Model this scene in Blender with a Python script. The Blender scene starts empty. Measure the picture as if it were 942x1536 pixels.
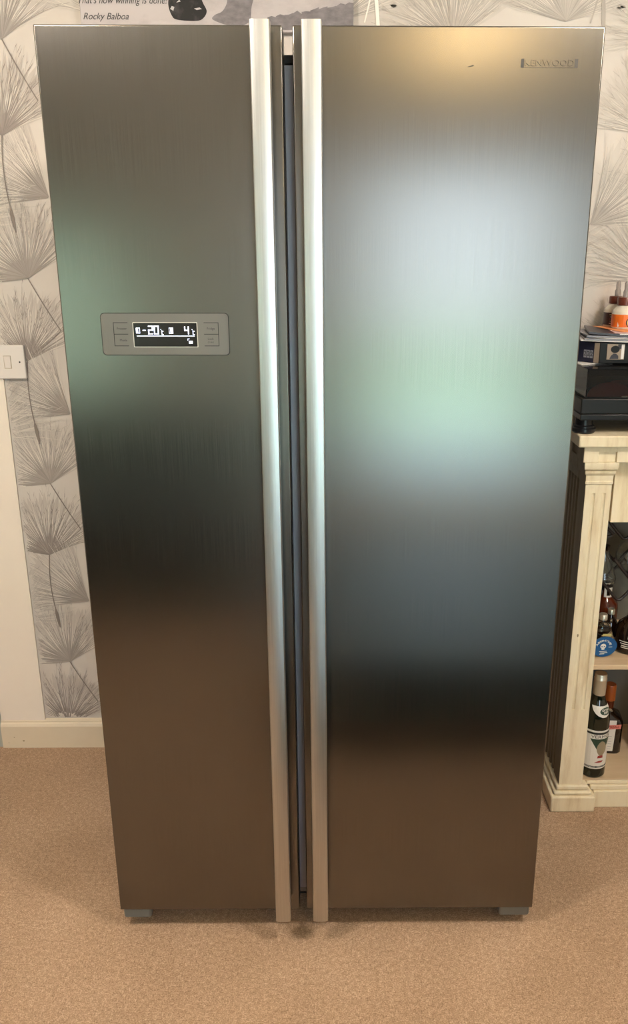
import bpy, bmesh, math, random
from mathutils import Vector, Matrix, Euler
R = random.Random(7)
sc = bpy.context.scene
C = sc.collection
PI = math.pi

# ---------------------------------------------------------------- camera, world, lights, exposure
cam_d = bpy.data.cameras.new('camera')
cam = bpy.data.objects.new('camera', cam_d); C.objects.link(cam); sc.camera = cam
yaw, pitch, roll = 0.0101, 0.3051, 0.0015
f_ = Vector((math.sin(yaw)*math.cos(pitch), math.cos(yaw)*math.cos(pitch), -math.sin(pitch)))
r_ = Vector((math.cos(yaw), -math.sin(yaw), 0)); u_ = r_.cross(f_)
r2 = math.cos(roll)*r_ + math.sin(roll)*u_; u2 = -math.sin(roll)*r_ + math.cos(roll)*u_
cam.matrix_world = Matrix.Translation((0.0299, -1.4767, 1.4331)) @ Matrix((r2, u2, -f_)).transposed().to_4x4()
cam_d.sensor_fit = 'VERTICAL'; cam_d.sensor_height = 36.0
cam_d.lens = 1250/1536*36.0
cam_d.shift_x = (471-522)/1536
cam_d.clip_start = 0.02

sc.view_settings.view_transform = 'Standard'; sc.view_settings.look = 'None'
sc.view_settings.gamma = 1; sc.view_settings.exposure = 0.34
sc.view_settings.use_curve_mapping = False
sc.cycles.max_bounces = 10; sc.cycles.diffuse_bounces = 4; sc.cycles.glossy_bounces = 5
sc.cycles.transmission_bounces = 8; sc.cycles.transparent_max_bounces = 8
sc.cycles.sample_clamp_indirect = 6
sc.cycles.caustics_refractive = False
sc.cycles.use_denoising = True

w = bpy.data.worlds.new('world'); sc.world = w; w.use_nodes = True
nt = w.node_tree; bg = nt.nodes['Background']
tc = nt.nodes.new('ShaderNodeTexCoord'); sp = nt.nodes.new('ShaderNodeSeparateXYZ')
cr = nt.nodes.new('ShaderNodeValToRGB')
nt.links.new(tc.outputs['Generated'], sp.inputs[0]); nt.links.new(sp.outputs['Z'], cr.inputs[0])
cr.color_ramp.elements[0].position = 0.0; cr.color_ramp.elements[0].color = (0.74, 0.88, 1.0, 1)
cr.color_ramp.elements[1].position = 0.7; cr.color_ramp.elements[1].color = (0.55, 0.75, 1.0, 1)
nt.links.new(cr.outputs[0], bg.inputs[0]); bg.inputs['Strength'].default_value = 6.0

# room constants (metres): fridge doors' front at y=0, papered wall at y=WY
WY, ZC = 0.73, 2.42
XL, XR, YB = -2.3, 2.7, -3.55
WIN1 = (0.20, 1.32, 0.0, 1.92)       # patio door opening in the wall opposite
WIN2 = (-2.05, -1.30, 0.55, 1.60)     # garden window opening in the wall opposite
def area(name, loc, rot, sx, sy, power, col=(1, 1, 1), portal=False):
    l = bpy.data.lights.new(name, 'AREA'); l.shape = 'RECTANGLE'; l.size = sx; l.size_y = sy
    l.energy = power; l.color = col
    if portal: l.cycles.is_portal = True
    o = bpy.data.objects.new(name, l); C.objects.link(o); o.location = loc; o.rotation_euler = rot
    return o
for nme, W_ in (('portal_patio', WIN1), ('portal_window', WIN2)):
    area(nme, ((W_[0]+W_[1])/2, YB-0.12, (W_[2]+W_[3])/2), (PI/2, 0, 0), W_[1]-W_[0], W_[3]-W_[2], 1, portal=True)
LAMPS = [(0.56, -2.30, 12, (1.0, .74, .38)), (0.90, -0.82, 47, (1.0, .93, .88)), (-0.85, -0.82, 46, (1.0, .90, .82))]   # yellow ceiling lamp, then added unseen fill lamps: x, y, watts, bulb colour
def bulb(x, y, p, WARM):
    l = bpy.data.lights.new('bulb', 'POINT'); l.energy = p; l.color = WARM; l.shadow_soft_size = 0.12
    o = bpy.data.objects.new('bulb', l); C.objects.link(o); o.location = (x, y, 2.30 if y < -2 else 2.22)
for L in LAMPS: bulb(*L)
sn = bpy.data.lights.new('sun', 'SUN'); sn.energy = 34; sn.angle = math.radians(1); sn.color = (1, .97, .92)
so = bpy.data.objects.new('sun', sn); C.objects.link(so)
so.rotation_euler = Vector((-.25, -.75, -1)).to_track_quat('-Z', 'Y').to_euler()

# ---------------------------------------------------------------- materials
def mat(name, col, rough=0.6, metal=0.0, spec=0.5, **k):
    m = bpy.data.materials.new(name); m.use_nodes = True
    b = m.node_tree.nodes['Principled BSDF']
    b.inputs['Base Color'].default_value = (*col, 1); b.inputs['Roughness'].default_value = rough
    b.inputs['Metallic'].default_value = metal; b.inputs['Specular IOR Level'].default_value = spec
    for a, v in k.items(): b.inputs[a.replace('_', ' ')].default_value = v
    return m
def nodes(m): return m.node_tree.nodes, m.node_tree.links, m.node_tree.nodes['Principled BSDF']
def noise_col(m, stops, scale=(1, 1, 1), nscale=5, detail=4, rough=0.6, bump=0, bdist=0.001, bscale=None):
    N, K, b = nodes(m)
    t = N.new('ShaderNodeTexCoord'); mp = N.new('ShaderNodeMapping'); mp.inputs['Scale'].default_value = scale
    n = N.new('ShaderNodeTexNoise'); n.inputs['Scale'].default_value = nscale
    n.inputs['Detail'].default_value = detail; n.inputs['Roughness'].default_value = rough
    K.new(t.outputs['Object'], mp.inputs[0]); K.new(mp.outputs[0], n.inputs['Vector'])
    r = N.new('ShaderNodeValToRGB'); e = r.color_ramp.elements
    e[0].position, e[0].color = stops[0][0], (*stops[0][1], 1)
    e[1].position, e[1].color = stops[-1][0], (*stops[-1][1], 1)
    for p_, c_ in stops[1:-1]:
        q = e.new(p_); q.color = (*c_, 1)
    K.new(n.outputs['Fac'], r.inputs[0]); K.new(r.outputs[0], b.inputs['Base Color'])
    if bump:
        bp = N.new('ShaderNodeBump'); bp.inputs['Strength'].default_value = bump; bp.inputs['Distance'].default_value = bdist
        src = n
        if bscale:
            src = N.new('ShaderNodeTexNoise'); src.inputs['Scale'].default_value = bscale; src.inputs['Detail'].default_value = 3
            K.new(mp.outputs[0], src.inputs['Vector'])
        K.new(src.outputs['Fac'], bp.inputs['Height']); K.new(bp.outputs[0], b.inputs['Normal'])
    return m
def brushed(name, col, rough, aniso, cvar=0.06, tang=True):
    m = mat(name, col, rough, 1.0); N, K, b = nodes(m)
    b.inputs['Anisotropic'].default_value = aniso
    if tang:
        tg = N.new('ShaderNodeTangent'); tg.direction_type = 'RADIAL'; tg.axis = 'Z'
        K.new(tg.outputs[0], b.inputs['Tangent'])
    t = N.new('ShaderNodeTexCoord'); mp = N.new('ShaderNodeMapping'); mp.inputs['Scale'].default_value = (900, 900, 6)
    n = N.new('ShaderNodeTexNoise'); n.inputs['Scale'].default_value = 1; n.inputs['Detail'].default_value = 3
    K.new(t.outputs['Object'], mp.inputs[0]); K.new(mp.outputs[0], n.inputs['Vector'])
    mr = N.new('ShaderNodeMapRange'); mr.inputs['To Min'].default_value = 1-cvar*2; mr.inputs['To Max'].default_value = 1+cvar*2
    K.new(n.outputs['Fac'], mr.inputs['Value'])
    mx = N.new('ShaderNodeVectorMath'); mx.operation = 'SCALE'; mx.inputs[0].default_value = col
    K.new(mr.outputs[0], mx.inputs['Scale']); K.new(mx.outputs[0], b.inputs['Base Color'])
    mr2 = N.new('ShaderNodeMapRange'); mr2.inputs['To Min'].default_value = rough-0.05; mr2.inputs['To Max'].default_value = rough+0.05
    K.new(n.outputs['Fac'], mr2.inputs['Value']); K.new(mr2.outputs[0], b.inputs['Roughness'])
    return m
M = {}
M['steel'] = brushed('brushed_steel', (0.18, 0.17, 0.155), 0.24, 0.5)
M['handle'] = brushed('brushed_aluminium', (0.55, 0.55, 0.545), 0.36, 0.30, 0.10)
M['door_side'] = mat('door_side_lacquer', (0.10, 0.085, 0.07), 0.4, 0.6)
M['cabinet'] = mat('cabinet_lacquer', (0.16, 0.16, 0.17), 0.45)
M['mullion'] = mat('mullion_steel', (0.36, 0.36, 0.42), 0.4, 0.3)
M['gasket'] = mat('gasket_rubber', (0.02, 0.02, 0.022), 0.6)
M['foot'] = mat('foot_plastic', (0.16, 0.165, 0.155), 0.55)
M['panel'] = mat('panel_plastic', (0.17, 0.165, 0.15), 0.42, 0.55)
M['groove'] = mat('panel_groove', (0.012, 0.012, 0.012), 0.6)
M['print_dark'] = mat('dark_print', (0.03, 0.03, 0.03), 0.6)
M['lcd'] = mat('lcd_glass', (0.008, 0.007, 0.007), 0.25)
M['lcd_rim'] = mat('lcd_rim', (0.55, 0.53, 0.47), 0.4)
M['lit'] = mat('lit_digits', (0.8, 0.85, 1), 0.5, Emission_Color=(0.72, 0.78, 1, 1), Emission_Strength=1.5)
M['badge'] = brushed('badge_metal', (0.42, 0.40, 0.36), 0.32, 0.0, tang=False)
M['badge_dark'] = mat('badge_recess', (0.05, 0.046, 0.04), 0.6, 0.2)
M['scratch'] = mat('scuff_mark', (0.05, 0.045, 0.035), 0.8)
M['paper_wall'] = noise_col(mat('wallpaper_ground', (0.6, 0.5, 0.4), 0.6, spec=0.25),
    [(0.3, (0.58, 0.525, 0.47)), (0.7, (0.63, 0.575, 0.52))], nscale=4, bump=0.12, bdist=0.0006, bscale=420)
M['wall'] = noise_col(mat('painted_wall', (0.7, 0.6, 0.48), 0.6, spec=0.3),
    [(0.3, (0.84, 0.74, 0.63)), (0.7, (0.88, 0.78, 0.67))], nscale=3, bump=0.08, bdist=0.0006, bscale=260)
M['room_wall'] = noise_col(mat('room_wall_paint', (0.4, 0.38, 0.34), 0.7, spec=0.2), [(0.3, (0.66, 0.62, 0.55)), (0.7, (0.70, 0.66, 0.59))], nscale=2)
M['ceiling'] = noise_col(mat('ceiling_paint', (0.7, 0.68, 0.62), 0.7, spec=0.2), [(0.3, (0.84, 0.79, 0.70)), (0.7, (0.87, 0.82, 0.73))], nscale=2)
M['skirt'] = noise_col(mat('skirting_gloss', (0.7, 0.6, 0.45), 0.4),
    [(0.3, (0.70, 0.595, 0.44)), (0.7, (0.75, 0.64, 0.48))], nscale=6)
M['jamb'] = mat('door_jamb_paint', (0.42, 0.42, 0.36), 0.5)
M['white_plastic'] = mat('white_plastic', (0.72, 0.66, 0.61), 0.35)
M['window_frame'] = mat('window_frame_white', (0.75, 0.75, 0.73), 0.4)
def carpet():
    m = mat('carpet_twist', (0.4, 0.27, 0.16), 0.95, spec=0.1); N, K, b = nodes(m)
    b.inputs['Sheen Weight'].default_value = 0.15
    t = N.new('ShaderNodeTexCoord')
    big = N.new('ShaderNodeTexNoise'); big.inputs['Scale'].default_value = 4; big.inputs['Detail'].default_value = 5
    mid = N.new('ShaderNodeTexNoise'); mid.inputs['Scale'].default_value = 110; mid.inputs['Detail'].default_value = 3
    fine = N.new('ShaderNodeTexNoise'); fine.inputs['Scale'].default_value = 330; fine.inputs['Detail'].default_value = 3; fine.inputs['Roughness'].default_value = 0.7
    for n in (big, mid, fine): K.new(t.outputs['Object'], n.inputs['Vector'])
    a1 = N.new('ShaderNodeMath'); a1.operation = 'MULTIPLY_ADD'; a1.inputs[1].default_value = 0.30
    K.new(mid.outputs['Fac'], a1.inputs[0])
    a0 = N.new('ShaderNodeMath'); a0.operation = 'MULTIPLY'; a0.inputs[1].default_value = 0.90
    K.new(fine.outputs['Fac'], a0.inputs[0]); K.new(a0.outputs[0], a1.inputs[2])
    a2 = N.new('ShaderNodeMath'); a2.operation = 'MULTIPLY_ADD'; a2.inputs[1].default_value = 0.2
    K.new(big.outputs['Fac'], a2.inputs[0]); K.new(a1.outputs[0], a2.inputs[2])
    r = N.new('ShaderNodeValToRGB'); e = r.color_ramp.elements
    e[0].position, e[0].color = 0.50, (0.235, 0.145, 0.085, 1)
    e[1].position, e[1].color = 0.90, (0.70, 0.51, 0.36, 1)
    q = e.new(0.70); q.color = (0.43, 0.285, 0.180, 1)
    K.new(a2.outputs[0], r.inputs[0]); K.new(r.outputs[0], b.inputs['Base Color'])
    bp = N.new('ShaderNodeBump'); bp.inputs['Strength'].default_value = 0.6; bp.inputs['Distance'].default_value = 0.003
    K.new(a1.outputs[0], bp.inputs['Height']); K.new(bp.outputs[0], b.inputs['Normal'])
    return m
M['carpet'] = carpet()
def attr_mat(name, rough=0.6, spec=0.25):
    m = mat(name, (0.5, 0.5, 0.5), rough, spec=spec); N, K, b = nodes(m)
    a = N.new('ShaderNodeAttribute'); a.attribute_name = 'ink'; K.new(a.outputs['Color'], b.inputs['Base Color'])
    return m
M['ink'] = attr_mat('wallpaper_ink')
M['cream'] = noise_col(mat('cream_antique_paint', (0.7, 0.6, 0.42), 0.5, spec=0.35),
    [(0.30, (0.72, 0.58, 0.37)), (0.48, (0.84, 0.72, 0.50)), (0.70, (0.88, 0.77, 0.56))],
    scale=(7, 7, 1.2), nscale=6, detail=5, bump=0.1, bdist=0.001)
M['side_shade'] = noise_col(mat('cream_side_shade', (0.3, 0.2, 0.1), 0.55), [(0.3, (0.19, 0.14, 0.08)), (0.7, (0.27, 0.21, 0.13))], scale=(7, 7, 1.2), nscale=6)  # shade on the cabinet's side put into a darker tan
M['cream_in'] = noise_col(mat('pale_wood_shelf', (0.7, 0.55, 0.35), 0.45),
    [(0.3, (0.62, 0.45, 0.27)), (0.7, (0.70, 0.53, 0.34))], scale=(2, 14, 14), nscale=3)
M['bar_back'] = mat('bar_back_board', (0.15, 0.14, 0.11), 0.7)
M['antique_tan'] = mat('antique_glaze', (0.34, 0.25, 0.13), 0.6)  # dark tan of paint chips and rocker outlines
M['black'] = mat('black_plastic', (0.006, 0.006, 0.007), 0.3, spec=0.35)
M['black_sat'] = mat('black_satin', (0.008, 0.0085, 0.0085), 0.42, spec=0.3)
M['smoke'] = mat('smoked_cover', (0.42, 0.42, 0.41), 0.05, Transmission_Weight=0.97, IOR=1.15)
M['vinyl'] = mat('red_record', (0.72, 0.11, 0.08), 0.5)
M['chrome'] = mat('chrome', (0.8, 0.78, 0.75), 0.15, 1)
M['wire'] = mat('black_wire', (0.015, 0.009, 0.008), 0.35)
M['navy'] = mat('navy_card', (0.012, 0.012, 0.03), 0.4)
M['beige_card'] = mat('beige_card', (0.30, 0.23, 0.17), 0.6)
M['page'] = mat('white_page', (0.78, 0.74, 0.70), 0.5)
M['page_grey'] = mat('grey_page', (0.25, 0.24, 0.26), 0.4)
M['page_dark'] = mat('dark_page', (0.035, 0.03, 0.04), 0.35)
M['page_pink'] = mat('pink_page', (0.70, 0.45, 0.42), 0.5)
M['page_orange'] = mat('orange_page', (0.85, 0.33, 0.12), 0.5)
M['glue_white'] = mat('milky_bottle', (0.72, 0.64, 0.52), 0.35)
M['brown_cap'] = mat('brown_cap', (0.12, 0.025, 0.01), 0.3)
M['orange_label'] = mat('orange_label', (0.75, 0.16, 0.015), 0.4)
M['brown_label'] = mat('brown_label', (0.05, 0.015, 0.01), 0.4)
M['label_white'] = mat('label_white', (0.74, 0.70, 0.62), 0.5)
M['label_black'] = mat('label_black', (0.015, 0.018, 0.014), 0.5)
M['label_green'] = mat('label_green', (0.02, 0.05, 0.025), 0.5)
M['label_red'] = mat('label_red', (0.30, 0.03, 0.02), 0.5)
M['label_tan'] = mat('label_tan', (0.30, 0.24, 0.15), 0.5)
M['label_pink'] = mat('label_pink', (0.62, 0.20, 0.16), 0.5)
M['label_blue'] = mat('label_blue', (0.006, 0.085, 0.24), 0.3)
M['label_gold'] = mat('label_gold', (0.50, 0.42, 0.16), 0.4)
M['cap_gold'] = mat('cap_gold', (0.62, 0.57, 0.46), 0.35, 0.75)
M['cap_orange'] = mat('cap_orange', (0.42, 0.10, 0.015), 0.35)
M['glass_green'] = mat('dark_green_glass', (0.006, 0.009, 0.004), 0.06, spec=0.7)
M['glass_brown'] = mat('dark_brown_glass', (0.010, 0.004, 0.002), 0.08, spec=0.7)
M['glass_olive'] = mat('olive_glass', (0.05, 0.045, 0.01), 0.08, spec=0.7)
M['amber'] = mat('amber_liquor', (0.10, 0.016, 0.004), 0.08, spec=0.7)
def clear_glass():
    m = mat('clear_glass', (0.95, 0.97, 0.95), 0.03, Transmission_Weight=1.0, IOR=1.45)
    return m
M['glass'] = clear_glass()
M['nozzle'] = mat('clear_nozzle', (0.55, 0.50, 0.47), 0.15, Transmission_Weight=0.55, IOR=1.4)
M['poster'] = noise_col(mat('poster_grey', (0.4, 0.38, 0.38), 0.5, spec=0.2),
    [(0.45, (0.50, 0.455, 0.45)), (0.62, (0.40, 0.36, 0.36))], scale=(3, 3, 5), nscale=3, detail=8)
M['poster_mid'] = noise_col(mat('poster_mid_grey', (0.2, 0.18, 0.19), 0.5, spec=0.2),
    [(0.35, (0.16, 0.145, 0.15)), (0.65, (0.24, 0.22, 0.225))], scale=(10, 10, 20), nscale=4, detail=6)
M['poster_black'] = noise_col(mat('poster_black', (0.02, 0.02, 0.02), 0.5, spec=0.2), [(0.5, (0.012, 0.011, 0.011)), (0.8, (0.07, 0.065, 0.065))], nscale=30)
M['poster_light'] = mat('poster_light_fleck', (0.45, 0.42, 0.42), 0.5)
M['lamp_shade'] = mat('lamp_shade', (0.9, 0.8, 0.6), 0.6, Emission_Color=(1.0, 0.74, 0.38, 1), Emission_Strength=3.4)
M['teal'] = noise_col(mat('dark_teal_velvet', (0.02, 0.03, 0.035), 0.30, spec=0.5), [(0.3, (0.035, 0.068, 0.075)), (0.7, (0.052, 0.092, 0.10))], nscale=8)
M['leather'] = noise_col(mat('dark_brown_leather', (0.02, 0.016, 0.012), 0.6, spec=0.2), [(0.3, (0.018, 0.015, 0.012)), (0.7, (0.03, 0.024, 0.018))], nscale=8)
M['lawn'] = noise_col(mat('lawn', (0.1, 0.3, 0.06), 0.9), [(0.3, (0.32, 0.52, 0.42)), (0.7, (0.42, 0.62, 0.51))], nscale=3)
M['hedge'] = noise_col(mat('hedge_leaf', (0.05, 0.16, 0.05), 0.8), [(0.3, (0.17, 0.27, 0.19)), (0.7, (0.27, 0.38, 0.29))], nscale=9)
M['patio'] = noise_col(mat('patio_stone', (0.6, 0.62, 0.62), 0.8), [(0.3, (0.74, 0.77, 0.78)), (0.7, (0.82, 0.85, 0.86))], nscale=3)

# ---------------------------------------------------------------- helpers
def link(name, me, m=None, parent=None, loc=None, rot=None, smooth=False):
    if m is not None:
        me.materials.clear() if False else None
        if not me.materials: me.materials.append(m)
    o = bpy.data.objects.new(name, me); C.objects.link(o)
    if parent is not None: o.parent = parent
    if loc: o.location = loc
    if rot: o.rotation_euler = rot
    if smooth:
        for p in me.polygons: p.use_smooth = True
    return o
def bm_mesh(name, bm):
    bmesh.ops.recalc_face_normals(bm, faces=bm.faces)
    me = bpy.data.meshes.new(name); bm.to_mesh(me); bm.free(); return me
def smooth_by_angle(me, ang=40):
    for p in me.polygons: p.use_smooth = True
    bm = bmesh.new(); bm.from_mesh(me)
    for e in bm.edges:
        if len(e.link_faces) == 2 and e.calc_face_angle(0) > math.radians(ang): e.smooth = False
    bm.to_mesh(me); bm.free()
    if ang == 50:      # bevelled blocks: the flat faces stay flat, only the rounded edges are smooth
        for p in me.polygons:
            if max(abs(c) for c in p.normal) > .999: p.use_smooth = False
def add_box(bm, x0, x1, y0, y1, z0, z1, bev=0.0, seg=2):
    b2 = bmesh.new()
    bmesh.ops.create_cube(b2, size=1)
    for v in b2.verts:
        v.co = Vector(((x0+x1)/2+v.co.x*(x1-x0), (y0+y1)/2+v.co.y*(y1-y0), (z0+z1)/2+v.co.z*(z1-z0)))
    if bev: bmesh.ops.bevel(b2, geom=b2.edges[:], offset=bev, segments=seg, profile=0.5, affect='EDGES')
    me = bpy.data.meshes.new('t'); b2.to_mesh(me); b2.free(); bm.from_mesh(me); bpy.data.meshes.remove(me)
def box(name, b, m, parent=None, bev=0.0, seg=2, loc=None, rot=None):
    bm = bmesh.new(); add_box(bm, *b, bev=bev, seg=seg); me = bm_mesh(name, bm)
    if bev: smooth_by_angle(me, 50)
    return link(name, me, m, parent, loc, rot)
def boxes(name, bl, m, parent=None, bev=0.0):
    bm = bmesh.new()
    for b in bl: add_box(bm, *b, bev=bev)
    me = bm_mesh(name, bm)
    if bev: smooth_by_angle(me, 50)
    return link(name, me, m, parent)
def lathe_mesh(name, prof, n=32, cap=True):
    bm = bmesh.new(); rings = []
    for r, z in prof:
        if r < 1e-6: rings.append([bm.verts.new((0, 0, z))])
        else: rings.append([bm.verts.new((r*math.cos(2*PI*i/n), r*math.sin(2*PI*i/n), z)) for i in range(n)])
    for a, b in zip(rings, rings[1:]):
        for i in range(n):
            j = (i+1) % n
            if len(a) == 1 and len(b) == 1: continue
            if len(a) == 1: bm.faces.new((a[0], b[i], b[j]))
            elif len(b) == 1: bm.faces.new((a[i], a[j], b[0]))
            else: bm.faces.new((a[i], a[j], b[j], b[i]))
    me = bm_mesh(name, bm); smooth_by_angle(me, 35); return me
def lathe(name, prof, m, parent=None, loc=None, n=32): return link(name, lathe_mesh(name, prof, n), m, parent, loc)
def prism(name, pts, d0, d1, axis, m, parent=None, bev=0):
    """pts: closed outline in the two other axes; extruded along axis from d0 to d1"""
    bm = bmesh.new()
    def mk(p, d): return {'x': (d, p[0], p[1]), 'y': (p[0], d, p[1]), 'z': (p[0], p[1], d)}[axis]
    a = [bm.verts.new(mk(p, d0)) for p in pts]; b = [bm.verts.new(mk(p, d1)) for p in pts]
    bm.faces.new(a); bm.faces.new(b[::-1])
    for i in range(len(pts)):
        j = (i+1) % len(pts); bm.faces.new((a[i], a[j], b[j], b[i]))
    if bev: bmesh.ops.bevel(bm, geom=bm.edges[:], offset=bev, segments=2, profile=0.5, affect='EDGES')
    me = bm_mesh(name, bm)
    if bev: smooth_by_angle(me, 50)
    return link(name, me, m, parent)
def tube_into(bm, pts, r, n=8):
    pts = [Vector(p) for p in pts]; rings = []
    for i, p in enumerate(pts):
        d = (pts[min(i+1, len(pts)-1)] - pts[max(i-1, 0)]).normalized()
        up = Vector((0, 0, 1)) if abs(d.z) < 0.9 else Vector((1, 0, 0))
        s = d.cross(up).normalized(); t = s.cross(d)
        rings.append([bm.verts.new(p + r*(math.cos(2*PI*k/n)*s + math.sin(2*PI*k/n)*t)) for k in range(n)])
    for a, b in zip(rings, rings[1:]):
        for k in range(n): bm.faces.new((a[k], a[(k+1) % n], b[(k+1) % n], b[k]))
    bm.faces.new(rings[0]); bm.faces.new(rings[-1][::-1])
def tubes(name, paths, r, m, parent=None, n=8):
    bm = bmesh.new()
    for p in paths: tube_into(bm, p, r, n)
    me = bm_mesh(name, bm); smooth_by_angle(me, 50); return link(name, me, m, parent)
def text_verts(s, size, ext=0.0, align='LEFT', shear=0.0, spacing=1.0, off=0.0):
    c = bpy.data.curves.new('t', 'FONT'); c.body = s; c.size = size; c.extrude = ext; c.align_x = align
    c.align_y = 'CENTER'; c.shear = shear; c.space_character = spacing; c.resolution_u = 3; c.offset = off
    o = bpy.data.objects.new('t', c); C.objects.link(o)
    bpy.context.view_layer.update()
    me = bpy.data.meshes.new_from_object(o.evaluated_get(bpy.context.evaluated_depsgraph_get()))
    bpy.data.objects.remove(o); bpy.data.curves.remove(c)
    me.materials.clear()
    return me
def text(name, s, size, loc, m, parent=None, ext=0.0003, align='CENTER', wide=None, func=None, **k):
    """upright lettering facing -y; func maps (u, v, w) to a point instead"""
    me = text_verts(s, size, ext, align, **k)
    xs = [v.co.x for v in me.vertices]
    sx = 1.0
    if wide and xs: sx = wide/(max(xs)-min(xs))
    for v in me.vertices:
        u, h, d = v.co.x*sx, v.co.y, v.co.z
        v.co = func(u, h, d) if func else Vector((u, -d, h))
    return link(name, me, m, parent, loc)
def flat(name, polys, m, parent=None, func=None, loc=None):
    """flat print: polygons given as (u, v) lists on an upright sheet; thin"""
    bm = bmesh.new()
    for p in polys:
        bm.faces.new([bm.verts.new(func(u, v, 0) if func else Vector((u, 0, v))) for u, v in p])
    me = bpy.data.meshes.new(name); bm.to_mesh(me); bm.free()
    return link(name, me, m, parent, loc)
def thing(name, label, cat, loc=(0, 0, 0), rotz=0, group=None):
    o = bpy.data.objects.new(name, None); C.objects.link(o); o.empty_display_size = 0.05
    o.location = loc; o.rotation_euler = (0, 0, rotz); o['label'] = label; o['category'] = cat
    if group: o['group'] = group
    return o
def tag(o, label, cat, group=None):
    o['label'] = label; o['category'] = cat
    if group: o['group'] = group
    return o
def struct(o): o['kind'] = 'structure'; return o

# ---------------------------------------------------------------- room shell
fl = struct(box('floor', (XL, XR, YB, WY+0.6, -0.05, 0), M['carpet']))
fl['label'] = 'beige twist-pile carpet covering the room floor'
struct(box('ceiling', (XL-.1, XR+.1, YB-.1, WY+0.6, ZC, ZC+0.08), M['ceiling']))
wb = struct(box('wall_back', (-0.985, XR, WY, WY+0.12, 0, ZC), M['paper_wall']))
wb['label'] = 'wall papered with grey dandelion-seed fans on a beige ground'
struct(boxes('wall_left', [(XL-.1, XL, YB-.1, WY+0.6, 0, ZC)], M['room_wall']))
struct(boxes('wall_right', [(XR, XR+.1, YB-.1, WY+0.12, 0, ZC)], M['room_wall']))
def wall_holes(name, y0, y1, x0, x1, holes, m):
    bl = []; x = x0
    for a, b, c, d in sorted(holes):
        bl.append((x, a, y0, y1, 0, ZC))
        if c > 0: bl.append((a, b, y0, y1, 0, c))
        bl.append((a, b, y0, y1, d, ZC)); x = b
    bl.append((x, x1, y0, y1, 0, ZC))
    return struct(boxes(name, bl, m))
wall_holes('wall_front', YB-.1, YB, XL, XR, [WIN1, WIN2], M['room_wall'])
# doorway at the left end of the papered wall
struct(boxes('wall_doorway', [(XL, -1.80, WY, WY+.12, 0, ZC), (-1.80, -0.985, WY, WY+.12, 2.05, ZC)], M['wall']))
d = struct(box('door_1', (-1.80, -0.99, WY+0.07, WY+0.105, 0.005, 2.05), M['jamb']))
struct(box('door_jamb', (-0.9975, -0.985, WY-0.012, WY+0.12, 0, 2.05), M['jamb'], bev=0.002))
# flat painted margin beside the paper (architrave board) and skirting boards
struct(box('trim_1', (-0.985, -0.853, WY-0.006, WY, 0.085, ZC), M['wall'], bev=0.001))
def skirting(name, x0, x1):
    pts = [(WY, 0), (WY-0.016, 0), (WY-0.016, 0.072), (WY-0.013, 0.079), (WY-0.009, 0.083), (WY-0.009, 0.086), (WY, 0.092)]
    return struct(prism(name, pts, x0, x1, 'x', M['skirt']))
sk = skirting('baseboard_back', -0.985, 0.62)
for (x, z, s) in ((-0.921, 0.024, 0.0035), (-0.948, 0.036, 0.0018), (-0.966, 0.018, 0.0015)):
    flat('paint_chip', [[(x+s*math.cos(a)*(1+.3*math.sin(3*a)), z+s*.7*math.sin(a)) for a in [i*PI/4 for i in range(8)]]], M['antique_tan'], sk, loc=(0, WY-0.0163, 0))
struct(box('baseboard_back', (1.80, XR, WY-0.016, WY, 0, 0.09), M['skirt'], bev=0.003))
struct(box('baseboard_left', (XL, XL+0.016, YB, WY, 0, 0.09), M['skirt'], bev=0.003))
struct(box('baseboard_right', (XR-0.016, XR, YB, WY, 0, 0.09), M['skirt'], bev=0.003))

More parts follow.
